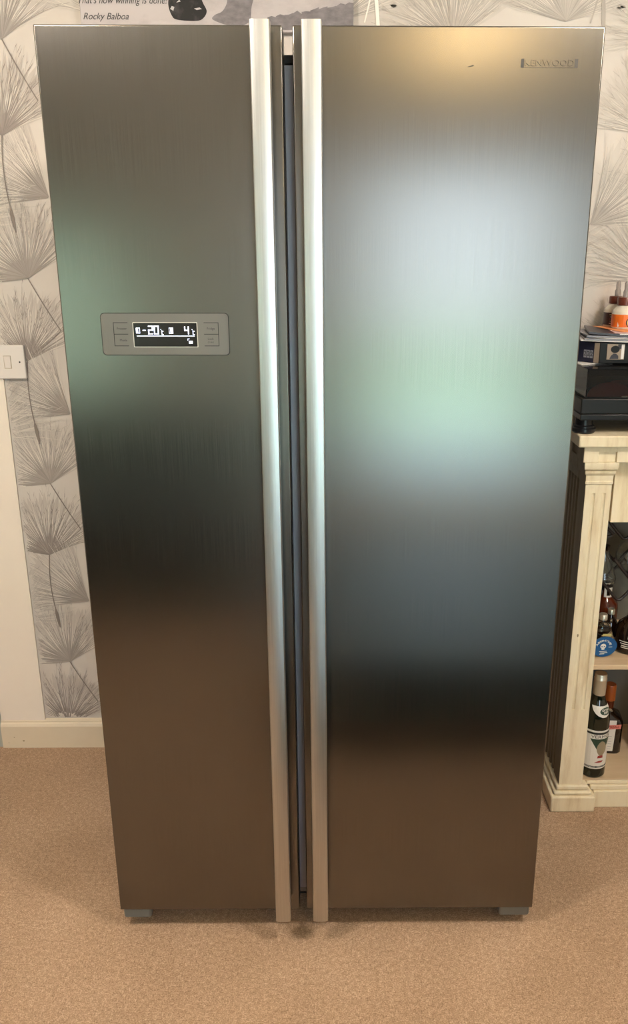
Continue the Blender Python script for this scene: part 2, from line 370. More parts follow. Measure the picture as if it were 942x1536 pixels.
# wallpaper print: every hair of the dandelion fans is a thin raised stroke of ink
def wallpaper():
    V, F, COL = [], [], []
    X0, X1, Z0, Z1 = -0.852, XR-0.01, 0.093, ZC-0.01
    S = [(-0.0010)]
    def stroke(pts, wd, col, d, col2=None):
        # pts list of (x,z); wd list of widths; col runs to col2 along the stroke; clip to wall
        n = len(pts); base = len(V); ok = []
        for i, (x, z) in enumerate(pts):
            a = pts[max(i-1, 0)]; b = pts[min(i+1, n-1)]
            dx, dz = b[0]-a[0], b[1]-a[1]; L = math.hypot(dx, dz) or 1
            nx, nz = -dz/L*wd[i]/2, dx/L*wd[i]/2
            ok.append(X0+.002 < x < X1-.002 and Z0+.002 < z < Z1-.002)
            t = i/(n-1); c = col if col2 is None else tuple(p*(1-t)+q*t for p, q in zip(col, col2))
            V.append((x+nx, WY-d, z+nz)); V.append((x-nx, WY-d, z-nz)); COL.append(c); COL.append(c)
        for i in range(n-1):
            if ok[i] and ok[i+1]:
                a = base+2*i; F.append((a, a+1, a+3, a+2))
    def fan(x, z, a0, a1, L, tone, seed, dep):
        r = random.Random(seed)
        N = int(abs(a1-a0)/2.1)
        g = {'dark': (0.235, 0.20, 0.18), 'mid': (0.29, 0.255, 0.23), 'light': (0.40, 0.36, 0.32)}[tone]
        g2 = {'dark': (0.40, 0.35, 0.31), 'mid': (0.43, 0.385, 0.34), 'light': (0.50, 0.455, 0.405)}[tone]
        wash = {'dark': (0.52, 0.465, 0.415), 'mid': (0.54, 0.485, 0.435), 'light': (0.565, 0.515, 0.46)}[tone]
        hi = (0.72, 0.66, 0.59)
        M_ = int(abs(a1-a0)/4)
        for k in range(M_):            # soft wash under the hairs
            a = math.radians(a0+(a1-a0)*(k+.5)/M_); l = L*(r.uniform(.78, .93))
            stroke([(x+l*t*math.cos(a), z+l*t*math.sin(a)) for t in (.02, .3, .6, .85, 1)], [.001, .0065*L/.19*1.1, .0125*L/.19*1.1, .012*L/.19, .0008], wash, .00012+.00003*(seed % 7)+.000003*k)
        d = dep
        for k in range(N):             # pale hairs, then the dark ones over them
            a = math.radians(a0+(a1-a0)*(k+r.random()*.8)/N); bend = r.uniform(-.14, .14); l = L*r.uniform(.6, .95); d += .000003
            ts = [.06+.94*i/8 for i in range(9)]
            stroke([(x+l*t*math.cos(a+bend*t*t), z+l*t*math.sin(a+bend*t*t)) for t in ts], [.0004+.0013*math.sin(PI*min(1, t*1.05))**.7 for t in ts], hi, d, (0.64, 0.58, 0.51))
        for k in range(N):
            a = math.radians(a0+(a1-a0)*(k+.4+r.random()*.8)/N); bend = r.uniform(-.16, .16)
            l = L*r.uniform(.78, 1.04); d += .000003
            ts = [i/9 for i in range(10)]; f = r.uniform(.85, 1.2)
            stroke([(x+l*t*math.cos(a+bend*t*t), z+l*t*math.sin(a+bend*t*t)) for t in ts], [.0030*(1-t)**2.2+.00085*(1-.6*t) for t in ts],
                   tuple(q*f for q in g), d, tuple(q*f for q in g2))
            for _ in range(3):         # feathered ticks towards the tip
                t = r.uniform(.45, .98); aa = a+bend*t*t; d += .000001
                px, pz = x+l*t*math.cos(aa), z+l*t*math.sin(aa)
                da = aa+r.choice((-1, 1))*r.uniform(.10, .38); ll = r.uniform(.006, .022)
                q_ = r.uniform(.95, 1.5)
                stroke([(px, pz), (px+ll*.5*math.cos(da), pz+ll*.5*math.sin(da)), (px+ll*math.cos(da*.96+aa*.04), pz+ll*math.sin(da*.96+aa*.04))],
                       [.0005, .0011, .0003], tuple(q*q_ for q in g), d)
    def stem(pts, w0, tone, dep, seed_end=False):
        g = {'dark': (0.22, 0.185, 0.16), 'mid': (0.24, 0.205, 0.18), 'light': (0.42, 0.375, 0.33), 'pearl_sheen': (0.88, 0.82, 0.74)}[tone]
        n = 12; P_ = []
        for i in range(n):
            t = i/(n-1)
            a, b, c = pts
            P_.append(((1-t)**2*a[0]+2*t*(1-t)*b[0]+t*t*c[0], (1-t)**2*a[1]+2*t*(1-t)*b[1]+t*t*c[1]))
        stroke(P_, [w0]*n, g, dep)
        if seed_end:
            (x0, z0), (x1, z1) = P_[-2], P_[-1]
            L = math.hypot(x1-x0, z1-z0); ux, uz = (x1-x0)/L, (z1-z0)/L
            m_ = 8; stroke([(x1+ux*.060*i/m_, z1+uz*.060*i/m_) for i in range(m_+1)],
                           [w0+0.0065*math.sin(PI*min(1, (i/m_))**.8) for i in range(m_+1)], g, dep+.0001)
    PX, PZ = 0.53, 0.541
    sd = 0
    for i in range(-1, 7):
        for j in range(-2, 5):
            ox, oz = PX*i, PZ*j
            # each fan of the repeat has its own ink tone
            for (hx, hz, a0, a1, L, tone, st) in (
                (-0.690, 1.014, 100, 188, 0.235, 'mid', None),
                (-0.762, 1.363-.541*0, 30, 188, 0.200, 'mid', ((0, 0), (.034, -.07), (.071, -.132))),
                (-0.786, 1.156, 22, 172, 0.200, 'dark' , ((0, 0), (-.012, -.08), (.000, -.165))),
                (-0.40, 0.953, -3, 80, 0.230, 'light', None),
                (-0.50, 1.404, 12, 168, 0.185, 'light', None)):
                sd += 1
                if i >= 2: tone = 'light'  # right-hand drops paled: the light's direction put into the ink colour
                x, z = hx+ox, hz+oz
                if z < 0.0 or z > 2.6 or x > 2.9: continue
                dep = 0.0006+0.0004*(sd % 3)
                fan(x, z, a0, a1, L, tone, sd, dep)
                if st:
                    stem([(x+p[0], z+p[1]) for p in st], .0030, tone, dep*0+.0024, seed_end=(hx == -0.786))
                    if hx == -0.762:   # the next head leans on this stem's foot
                        stem([(x+.071, z-.132), (x+.03, z-.17), (x-.012, z-.193)], .0014, 'mid', .0023)
            # forked seed stalk
            x, z = -0.951+ox, 2.002-2*.541+oz
            if x > -0.85 and 1.9 < z < 2.1:
                t_ = 'pearl_sheen' if i == 2 else 'light'  # stalk above the refrigerator whitened: reflected sheen put into its colour
                stem([(x, z+.02), (x-.008, z-.02), (x-.020, z-.062)], .0035, t_, .0027)
                stem([(x, z+.02), (x+.010, z-.02), (x+.012, z-.075)], .0085, t_, .0029)
    me = bpy.data.meshes.new('wallpaper_print')
    me.from_pydata(V, [], F)
    ca = me.color_attributes.new('ink', 'FLOAT_COLOR', 'POINT')
    flat_ = []
    for c in COL: flat_ += [c[0], c[1], c[2], 1.0]
    ca.data.foreach_set('color', flat_)
    o = link('wallpaper_print', me, M['ink'], wb); o['kind'] = 'stuff'
wallpaper()

# windows of the wall opposite (seen only blurred in the steel)
def window(name, W_, nx, door=False):
    a, b, c, d = W_; fr = 0.05; y0, y1 = YB-.08, YB-.02
    o = struct(boxes(name, [(a, a+fr, y0, y1, c, d), (b-fr, b, y0, y1, c, d), (a, b, y0, y1, c, c+(fr if c > 0 else .015)), (a, b, y0, y1, d-fr, d)]
               + [(a+(b-a)*k/nx-.02, a+(b-a)*k/nx+.02, y0, y1, c, d) for k in range(1, nx)], M['window_frame'], bev=0.003))
    return o
window('window_1', WIN1, 1); window('window_2', WIN2, 1)
# garden outside
struct(box('patio', (-3, 4, -5.5, YB-.1, -0.14, -0.06), M['patio']))
struct(box('lawn', (-9, 10, -14, -5.5, -0.16, -0.08), M['lawn']))
def hedge(name, x0, x1, y, h, label):
    bm = bmesh.new(); nx, nz = int((x1-x0)*6), max(4, int(h*7)); g = []
    prof = [(0, 0)] + [(0.0, h*k/nz) for k in range(1, nz)] + [(.15, h), (.5, h*1.02), (.8, h)] + [(.9, h*k/nz) for k in range(nz-1, -1, -1)]
    for i in range(nx+1):
        x = x0+(x1-x0)*i/nx
        g.append([bm.verts.new((x+R.uniform(-.04, .04), y-p[0]+R.uniform(-.06, .06), p[1]-.1+R.uniform(-.05, .05))) for p in prof])
    for i in range(nx):
        for k in range(len(prof)-1): bm.faces.new((g[i][k], g[i+1][k], g[i+1][k+1], g[i][k+1]))
    o = link(name, bm_mesh(name, bm), M['hedge']); return tag(o, label, 'hedge')
hedge('hedge', -9, 10, -7.6, 0.62, 'low green garden hedge beyond the lawn, seen blurred in the steel doors')
hedge('hedge', -6.0, -2.0, -5.2, 2.0, 'tall leafy hedge beside the patio, seen blurred in the narrow steel door')

# ---------------------------------------------------------------- ceiling lamp and added fill lamps
for i, (x, y, p, c_) in enumerate(LAMPS):
    t = thing('ceiling_lamp', ['yellow drum ceiling lamp in front of the patio door', 'unseen drum lamp added to light the bar cabinet side', 'unseen drum lamp added to light the wall by the switch'][i], 'lamp', (x, y, ZC))
    lathe('lamp_shade', [(.19, -.03), (.19, -.17), (.187, -.17), (.187, -.03)], M['lamp_shade'], t)
    lathe('ceiling_rose', [(0, -.001), (.06, -.001), (.06, -.025), (.015, -.03), (.015, -.09), (0, -.09)], M['window_frame'], t)

# ---------------------------------------------------------------- refrigerator
fr = thing('refrigerator', 'wide brushed-steel side-by-side refrigerator with two long vertical handles', 'refrigerator', (0, 0, 0))
box('cabinet', (-0.447, 0.447, 0.066, 0.655, 0.045, 1.724), M['cabinet'], fr, bev=0.004)
box('hinge_cover', (-0.43, 0.43, 0.058, 0.14, 1.7245, 1.739), M['groove'], fr, bev=0.003)
box('mullion', (-0.072, -0.032, 0.0570, 0.0655, 0.066, 1.7235), M['mullion'], fr, bev=0.0015)
def door_part(x0, x1, gap_side):
    bm = bmesh.new(); add_box(bm, x0, x1, 0.0, 0.050, 0.0590, 1.7690, bev=0.0025, seg=3)
    me = bm_mesh('door', bm); smooth_by_angle(me, 50)
    me.materials.append(M['steel']); me.materials.append(M['door_side'])
    for p in me.polygons:
        if abs(p.normal.x) > .95 or p.normal.y > .5: p.material_index = 1
    return link('door', me, None, fr)
dl = door_part(-0.4500, -0.0600, 1); dr = door_part(-0.0440, 0.4500, -1)
dl['label'] = 'narrow freezer door with the display'; dr['label'] = 'wide fridge door with the metal name badge'
for dd, a, b in ((dl, -0.442, -0.068), (dr, -0.036, 0.442)):
    boxes('gasket', [(a, a+.012, .0502, .0565, .07, 1.715), (b-.012, b, .0502, .0565, .07, 1.715), (a+.012, b-.012, .0502, .0565, .07, .082), (a+.012, b-.012, .0502, .0565, 1.703, 1.715)], M['gasket'], dd)
for dd, cx in ((dl, -0.0915), (dr, -0.0125)):
    # handle bar: slightly domed front, long straight sides, plus its two stand-offs
    hw = 0.0158; pts = [(cx-hw, -.030), (cx-hw, -.0465), (cx-hw+.0015, -.0485), (cx-hw*.5, -.0497), (cx, -.0499), (cx+hw*.5, -.0497), (cx+hw-.0015, -.0485), (cx+hw, -.0465), (cx+hw, -.030)]
    o = prism('handle', pts, 0.0715, 1.7660, 'z', M['handle'], dd); smooth_by_angle(o.data, 30)
    for z in (0.16, 0.90, 1.66): box('handle_mount', (cx-.009, cx+.009, -.0300, .0000, z-.04, z+.04), M['door_side'], dd)
for (x0, x1, y0) in ((-0.447, -0.386, .010), (0.380, 0.447, .010), (-0.43, -0.38, .58), (0.38, 0.43, .58)):
    bm = bmesh.new(); add_box(bm, x0, x1, y0, y0+.05, 0.0270 if y0 < .1 else .02, 0.0585 if y0 < .1 else .0445, bev=.006, seg=3); add_box(bm, x0+.012, x1-.012, y0+.036, y0+.062, 0.0, .0400 if y0 < .1 else .0300)
    me = bm_mesh('foot', bm); smooth_by_angle(me, 50); link('foot', me, M['foot'], fr)
box('kick_panel', (-0.38, 0.38, 0.10, 0.115, 0.012, 0.0445), M['groove'], fr)

# control panel let into the narrow door
def rrect(x0, x1, z0, z1, r, n=5):
    out = []
    for cx, cz, s in ((x1-r, z1-r, 0), (x0+r, z1-r, 1), (x0+r, z0+r, 2), (x1-r, z0+r, 3)):
        for k in range(n+1):
            a = PI/2*s+PI/2*k/n; out.append((cx+r*math.cos(a), cz+r*math.sin(a)))
    return out
def slab(name, x0, x1, z0, z1, r, y0, y1, m, parent):
    return prism(name, rrect(x0, x1, z0, z1, r), y0, y1, 'y', m, parent)
gx0, gx1, gz0, gz1 = -0.3835, -0.1620, 1.2560, 1.3285
cp = slab('control_panel', gx0, gx1, gz0, gz1, .007, -.0006, .0005, M['groove'], fr)
slab('panel_face', gx0+.0012, gx1-.0012, gz0+.0012, gz1-.0012, .006, -.0012, .0004, M['panel'], cp)
prism('panel_wing', [(gx0+.0022, gz1-.006), (gx0+.0125, gz0+.030), (gx0+.0060, gz0+.0045), (gx0+.0022, gz0+.008)], -.0016, -.0011, 'y', M['panel'], cp)
slab('display_rim', -.3285, -.2165, 1.2700, 1.3130, .0015, -.0016, -.0010, M['lcd_rim'], cp)
slab('display', -.3272, -.2178, 1.2713, 1.3117, .001, -.0019, -.0012, M['lcd'], cp)
def bracket(side):
    x0, x1 = ((-.3620, -.3370) if side < 0 else (-.2055, -.1800)); z0, z1, zm = 1.2720, 1.3125, 1.2925
    t_ = .0010; y0, y1 = -.0015, -.0011; xo = x0 if side < 0 else x1-t_
    bl = [(x0, x1, y0, y1, z1-t_, z1), (x0, x1, y0, y1, zm-t_/2, zm+t_/2), (x0, x1, y0, y1, z0, z0+t_), (xo, xo+t_, y0, y1, z0, z1)]
    boxes('button_outline', bl, M['groove'], cp)
bracket(-1); bracket(1)
for s, x, z, sz in (('Freezer', -.3475, 1.3020, .0056), ('Mode', -.3460, 1.2820, .0056), ('Fridge', -.1935, 1.3020, .0056), ('Lock', -.1945, 1.2845, .0052), ('(3 sec)', -.1945, 1.2790, .0038)):
    text('button_lettering', s, sz, (x, -.0014, z), M['print_dark'], cp, ext=.0001)
# segment digits
SEG = {'a': ((0, 1), (1, 1)), 'b': ((1, 1), (1, .5)), 'c': ((1, .5), (1, 0)), 'd': ((0, 0), (1, 0)), 'e': ((0, 0), (0, .5)), 'f': ((0, .5), (0, 1)), 'g': ((0, .5), (1, .5))}
def seg_digit(bl, segs, x, z, w_, h, t_=.0018):
    for s in segs:
        (a, b), (c, d_) = SEG[s]
        xa, xb = sorted((x+a*w_, x+c*w_)); za, zb = sorted((z+b*h, z+d_*h))
        bl.append((xa-t_/2, xb+t_/2, -.0021, -.0019, za-t_/2, zb+t_/2))
bl = []
seg_digit(bl, 'abged', -.3010, 1.2930, .0066, .0130); seg_digit(bl, 'abcdef', -.2910, 1.2930, .0066, .0130)
seg_digit(bl, 'fgbc', -.2385, 1.2930, .0062, .0120)
bl.append((-.3115, -.3060, -.0021, -.0019, 1.2985, 1.2998))
for x in (-.2805, -.2265):      # small degree-c marks
    bl += [(x, x+.0012, -.0021, -.0019, 1.3000, 1.3010)]
    bl += [(x+.0015, x+.0025, -.0021, -.0019, 1.2920, 1.2990), (x+.0015, x+.0050, -.0021, -.0019, 1.2915, 1.2925), (x+.0015, x+.0050, -.0021, -.0019, 1.2970, 1.2980)]
# door icons
x = -.3230; bl += [(x, x+.0036, -.0021, -.0019, 1.2940, 1.3035), (x+.0060, x+.0068, -.0021, -.0019, 1.2940, 1.3035), (x+.0036, x+.0068, -.0021, -.0019, 1.2940, 1.2948), (x+.0036, x+.0068, -.0021, -.0019, 1.3027, 1.3035)]
x = -.2660; bl += [(x, x+.0007, -.0021, -.0019, 1.2935, 1.3035), (x+.0026, x+.0072, -.0021, -.0019, 1.2935, 1.3035), (x, x+.003, -.0021, -.0019, 1.2935, 1.2942), (x, x+.003, -.0021, -.0019, 1.3028, 1.3035)]
bl += [(-.3220, -.2220, -.0021, -.0019, 1.2888, 1.2898)]
# open padlock
bl += [(-.2325, -.2260, -.0021, -.0019, 1.2765, 1.2812), (-.2345, -.2337, -.0021, -.0019, 1.2815, 1.2845), (-.2345, -.2310, -.0021, -.0019, 1.2842, 1.2850)]
boxes('lit_digits', bl, M['lit'], cp)
# name badge and scuff
bd = slab('name_badge', .3190, .4100, 1.7100, 1.7225, .0008, -.0006, .0005, M['badge_dark'], fr)
slab('badge_face', .3235, .4045, 1.7100, 1.7225, .0008, -.0013, -.0004, M['steel'], bd)
text('badge_lettering', 'KENWOOD', .0128, (.3640, -.0020, 1.7162), M['steel'], bd, ext=.0008, wide=.078)
flat('scuff_mark', [[(.2345, 1.7105), (.2395, 1.7112), (.2440, 1.7120), (.2435, 1.7134), (.2390, 1.7124), (.2340, 1.7110)]], M['scratch'], dr, loc=(0, -.0003, 0))

# ---------------------------------------------------------------- light switch
sw = thing('light_switch', 'white two-gang light switch on the papered wall left of the refrigerator', 'switch', (-.8630, WY, 1.1525))
box('plate', (-.0735, .0735, -.0135, -.0016, -.0435, .0435), M['white_plastic'], sw, bev=.0025, seg=3)
for x in (-.029, .029):
    b = box('rocker', (x-.0085, x+.0085, -.0020, .0020, -.0155, .0155), M['white_plastic'], sw, bev=.0012, loc=(0, -.0138, 0), rot=(math.radians(4), 0, 0))
    boxes('rocker_edge', [(x-.0095, x-.0086, -.0139, -.0130, -.0165, .0165), (x+.0086, x+.0095, -.0139, -.0130, -.0165, .0165), (x-.0086, x+.0086, -.0139, -.0130, .0157, .0165), (x-.0086, x+.0086, -.0139, -.0130, -.0165, -.0157)], M['antique_tan'], sw)
for x in (-.0602, .0602):
    me = lathe_mesh('screw', [(0, 0), (.0022, 0), (.0022, .0008), (0, .0010)], 16); link('screw', me, M['print_dark'], sw, (x, -.0134, 0), (PI/2, 0, 0))

# ---------------------------------------------------------------- grey picture on the wall above the refrigerator
px0, px1, pz0, pz1 = -0.568, 0.063, 1.915, 2.39
pt = thing('wall_print', 'large grey print with handwritten script hanging above the refrigerator', 'picture', (0, WY, 0))
box('print_panel', (px0, px1, -.0200, -.0015, pz0, pz1), M['poster'], pt, bev=.001)
def blob(name, pts, m, y):
    n = len(pts); out = []
    for i in range(n):
        p0, p1, p2, p3 = (Vector(pts[(i+k-1) % n]) for k in range(4))
        for s in range(5):
            t = s/5
            out.append(tuple(0.5*((2*p1)+(-p0+p2)*t+(2*p0-5*p1+4*p2-p3)*t*t+(-p0+3*p1-3*p2+p3)*t**3)))
    return flat(name, [out], m, pt, loc=(0, y, 0))
blob('dark_shape', [(-.358, 1.995), (-.364, 1.972), (-.358, 1.950), (-.345, 1.940), (-.300, 1.938), (-.284, 1.944), (-.276, 1.958), (-.284, 1.975), (-.294, 2.00), (-.315, 2.03), (-.345, 2.02)], M['poster_black'], -.0206)
blob('grey_shape', [(-.262, 1.940), (-.258, 1.950), (-.240, 1.958), (-.228, 1.978), (-.226, 2.01), (-.200, 2.06), (-.150, 2.04), (-.163, 1.995), (-.172, 1.968), (-.180, 1.935), (-.220, 1.928)], M['poster_mid'], -.0204)
for q_ in ([(-.360, 1.962), (-.356, 1.968), (-.350, 1.966), (-.353, 1.958)], [(-.345, 1.975), (-.338, 1.981), (-.335, 1.977)], [(-.305, 1.963), (-.292, 1.965), (-.287, 1.962), (-.299, 1.960)]): flat('light_fleck', [q_], M['poster_light'], pt, loc=(0, -.0209, 0))
rr = random.Random(3)
flat('dark_bank', [[(.063-.20+i*.02, 1.92), (.063-.18+i*.02, 1.92), (.063-.18+i*.02, 1.945+.0030*(i+1)+rr.uniform(-.004, .004)), (.063-.19+i*.02, 1.948+.0030*i+rr.uniform(-.003, .004)), (.063-.20+i*.02, 1.945+.0030*i)] for i in range(10)], M['poster_mid'], pt, loc=(0, -.0203, 0))
text('handwriting', 'Rocky Balboa', .0195, (-.5100, -.0208, 1.9460), M['print_dark'], pt, ext=.0001, shear=.35, wide=.105)
text('handwriting', "That's how winning is done!", .0215, (-.4700, -.0208, 1.9790), M['print_dark'], pt, ext=.0001, shear=.35, wide=.205)

# ---------------------------------------------------------------- cream bar unit
bu = thing('bar_cabinet', 'cream antique-painted open bar cabinet with fluted pilasters right of the refrigerator', 'cabinet', (0, 0, 0))
BX0, BX1 = 0.578, 1.748
def mir(b): return (BX0+BX1-b[1], BX0+BX1-b[0])+tuple(b[2:])
def both(name, b, m, bev=0, parent=bu):
    box(name, b, m, parent, bev); return box(name, mir(b), m, parent, bev)
box('mantel_top', (BX0, BX1, .385, WY-.002, 1.0000, 1.0275), M['cream'], bu, bev=.0035, seg=3)
# frieze with sunk panel over each pilaster
bm = bmesh.new()
add_box(bm, .596, .630, .400, .430, .9615, .9998, .0008); add_box(bm, .673, 1.653, .400, .430, .9615, .9998, .0008); add_box(bm, 1.696, 1.730, .400, .430, .9615, .9998, .0008)
for a, b in ((.6302, .6728), (1.6532, 1.6958)): add_box(bm, a, b, .4080, .430, .9615, .9870); add_box(bm, a, b, .400, .430, .9872, .9998)
me = bm_mesh('frieze', bm); smooth_by_angle(me, 50); link('frieze', me, M['cream'], bu)
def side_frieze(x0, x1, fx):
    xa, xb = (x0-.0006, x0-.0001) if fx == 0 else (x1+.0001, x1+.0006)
    bl = [(xa, xb, .4015, .4305, .9615, .9998), (x0, x1, .4305, WY-.004, .9890, .9998), (x0, x1, .4305, WY-.004, .9615, .9660)]  # thin dark sheet over the frieze end paints its shade
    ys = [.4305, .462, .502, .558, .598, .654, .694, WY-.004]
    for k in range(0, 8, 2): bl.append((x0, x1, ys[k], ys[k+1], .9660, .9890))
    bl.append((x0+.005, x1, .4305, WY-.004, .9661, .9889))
    boxes('side_frieze', bl, M['side_shade'], bu)
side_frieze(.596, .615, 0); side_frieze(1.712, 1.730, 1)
# pilaster capital mouldings and fluted shafts
def pilaster(x0, x1, flip=False):
    def fx(a, b): return (a, b) if not flip else (BX0+BX1-b, BX0+BX1-a)
    bm = bmesh.new(); rings = []
    for z, d in ((.9040, .0004), (.9055, .0020), (.9110, .0022), (.9125, .0012), (.9260, .0020), (.9300, .0045), (.9335, .0062), (.9375, .0064), (.9395, .0052), (.9405, .0070), (.9440, .0100), (.9500, .0112), (.9560, .0118), (.9600, .0116), (.9612, .0108)):
        a, b = fx(.6120-d, .6740+d*.5); y0 = .4185-d*1.5
        rings.append([bm.verts.new(p) for p in ((a, .4703, z), (a, y0, z), (b, y0, z), (b, .4703, z))])
    for p, q in zip(rings, rings[1:]):
        for k in range(4): bm.faces.new((p[k], p[(k+1) % 4], q[(k+1) % 4], q[k]))
    bm.faces.new(rings[0]); bm.faces.new(rings[-1][::-1])
    me = bm_mesh('capital', bm); smooth_by_angle(me, 35); link('capital', me, M['cream'], bu)
    # shaft: closed outline with two round flutes on its face
    X = lambda u: u if not flip else BX0+BX1-u
    y0 = .4185; pts = []; pts2 = []
    def outline(fl_):
        p = [(.6155, .47), (.6155, y0+.003), (.6120, y0+.003), (.6120, y0)]
        if fl_:
            for c in (.6320, .6570):
                hw = .0042
                p += [(c+hw*math.cos(a), y0+.0032*math.sin(a)) for a in [PI-PI*k/6 for k in range(7)]]
        p += [(.6740, y0), (.6740, .47)]
        return [(X(u), v) for u, v in p]
    bm = bmesh.new()
    def ext(p, z0, z1):
        a = [bm.verts.new((u, v, z0)) for u, v in p]; b = [bm.verts.new((u, v, z1)) for u, v in p]
        bm.faces.new(a); bm.faces.new(b[::-1])
        for i in range(len(p)): bm.faces.new((a[i], a[(i+1) % len(p)], b[(i+1) % len(p)], b[i]))
    ext(outline(False), .0745, .3000); ext(outline(True), .3000, .8820); ext(outline(False), .8820, .9040)
    me = bm_mesh('shaft', bm); smooth_by_angle(me, 35); sh = link('shaft', me, M['cream'], bu)
    bl = []
    for a, b, y0_, z0, z1 in ((.5900, .7080, .3990, .0, .0480), (.5980, .6990, .4060, .0482, .0590), (.6045, .6900, .4120, .0592, .0740)):
        bl.append((*fx(a, b), y0_, WY-.003, z0, z1))
    boxes('base_block', bl, M['cream'], bu, bev=.0045)
pilaster(0, 0); pilaster(0, 0, True)
# capital mouldings and fluted panel of the left side, in painted shade
boxes('side_moulding', [(.5996, .6040, .4045, WY-.004, .9440, .9612), (.6040, .640, .4709, WY-.004, .9440, .9612), (.6035, .640, .4709, WY-.004, .9290, .9438), (.6085, .640, .4709, WY-.004, .9040, .9288), (.6038, .6075, .4120, .4709, .9290, .9438), (.6090, .6118, .4180, .4709, .9040, .9288)], M['side_shade'], bu, bev=.002)
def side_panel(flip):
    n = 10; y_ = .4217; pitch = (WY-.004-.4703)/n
    out = [(.632, .4706), (.6153, .4706), (.6153, y_), (.6122, y_), (.6122, .4706)]  # lip covers the shaft's side with painted shade
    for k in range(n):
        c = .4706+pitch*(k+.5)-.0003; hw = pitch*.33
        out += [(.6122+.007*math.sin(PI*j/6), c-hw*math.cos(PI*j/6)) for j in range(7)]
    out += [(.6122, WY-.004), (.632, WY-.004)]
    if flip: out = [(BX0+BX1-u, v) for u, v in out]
    o = prism('side_panel', out, .0742, .9038, 'z', M['side_shade'], bu); smooth_by_angle(o.data, 35)
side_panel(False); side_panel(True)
box('inner_side', (.6325, .6740, .4705, WY-.004, .0745, .9038), M['cream_in'], bu); box('inner_side', (BX0+BX1-.6740, BX0+BX1-.6325, .4705, WY-.004, .0745, .9038), M['cream_in'], bu)
box('back_board', (.6745, 1.6515, .712, WY-.005, .0745, .9995), M['bar_back'], bu)
box('apron', (.6870, 1.6390, .4420, .4580, .8010, .9610), M['cream'], bu, bev=.0015)
box('bottom_board', (.6745, 1.6515, .4380, .7115, .0600, .0755), M['cream_in'], bu, bev=.001)
boxes('plinth_rail', [(.7082, 1.6178, .4200, .4375, 0, .0510), (.7000, 1.6260, .4260, .4375, .0512, .0640), (.6905, 1.6355, .4320, .4378, .0642, .0748)], M['cream'], bu, bev=.002)
box('shelf', (.6745, 1.6515, .4350, .7115, .4050, .4185), M['cream_in'], bu, bev=.0015)
flat('paint_chip', [[(.6258+.0022*math.cos(a), .5105+.0045*math.sin(a)) for a in [i*PI/5 for i in range(10)]]], M['antique_tan'], bu, loc=(0, .4182, 0))

# ---------------------------------------------------------------- bottles
def wrap(r, a0=0.0):
    """map label coordinates (u across, v up, w out) on to a cylinder of radius r facing -y, turned by a0"""
    def f(u, v, w_=0):
        a = u/r+a0; rr_ = r+w_
        return Vector((rr_*math.sin(a), -rr_*math.cos(a), v))
    return f
def patch(name, r, u0, u1, v0, v1, m, parent, a0=0.0, n=14):
    f = wrap(r, a0); polys = []
    for k in range(n):
        a, b = u0+(u1-u0)*k/n, u0+(u1-u0)*(k+1)/n
        polys.append([(a, v0), (b, v0), (b, v1), (a, v1)])
    o = flat(name, polys, m, parent, func=f)
    return o
def grid_poly(name, r, fn, v0, v1, m, parent, a0=0, rows=14, cols=8):
    """label area whose left/right edges follow fn(v) -> (u0,u1)"""
    polys = []
    for j in range(rows):
        va, vb = v0+(v1-v0)*j/rows, v0+(v1-v0)*(j+1)/rows
        la, ra = fn(va); lb, rb = fn(vb)
        for i in range(cols):
            s, t = i/cols, (i+1)/cols
            polys.append([(la+(ra-la)*s, va), (la+(ra-la)*t, va), (lb+(rb-lb)*t, vb), (lb+(rb-lb)*s, vb)])
    return flat(name, polys, m, parent, func=wrap(r, a0))
# vermouth
vb = thing('vermouth_bottle', 'tall dark green vermouth bottle with a silver cap on the bottom board', 'bottle', (.7150, .4760, .0757)); vb.scale = (1, 1, .985)
lathe('glass_body', [(0, 0), (.031, 0), (.0345, .004), (.0345, .168), (.0335, .182), (.027, .206), (.019, .225), (.0155, .238), (.0145, .262), (0, .262)], M['glass_green'], vb)
lathe('cap', [(.0150, .2420), (.0162, .2422), (.0166, .262), (.0166, .284), (.0170, .285), (.0170, .289), (.0163, .290), (.0163, .300), (.0150, .303), (0, .303)], M['cap_gold'], vb)
patch('label', .0348, -.050, .050, .0300, .1480, M['label_white'], vb, -.10)
patch('label_band', .0350, -.050, .050, .1360, .1425, M['label_black'], vb, -.10)
patch('label_band', .0350, -.050, .050, .0340, .0390, M['label_black'], vb, -.10)
grid_poly('label_triangle', .0350, lambda v: (.012-(v-.072)*.62, .012+(v-.072)*.62), .0720, .1225, M['label_green'], vb, -.10)
grid_poly('label_figure', .03515, lambda v: (.013-.013*math.sin(PI*min(1, max(0, (v-.070)/.046)))**.6, .013+.016*math.sin(PI*min(1, max(0, (v-.070)/.046)))**.6), .0705, .1155, M['label_tan'], vb, -.10)
grid_poly('label_sash', .0353, lambda v: (.003+(v-.062)*.2, .020-(v-.062)*.1), .0640, .0720, M['label_red'], vb, -.10)
grid_poly('label_sash', .0353, lambda v: (-.004+(v-.050)*2.2, .018+(v-.050)*.6), .0500, .0560, M['label_red'], vb, -.10)
text('label_lettering', 'VERMOUTH', .0125, None, M['label_black'], vb, ext=.0, wide=.086, func=lambda u, v, w_: wrap(.0352, -.10)(u+.026, v+.1290, 0))
text('label_lettering', 'BIANCO  SECCO', .0052, None, M['label_white'], vb, ext=.0, wide=.060, func=lambda u, v, w_: wrap(.0352, -.10)(u, v+.0365, 0))
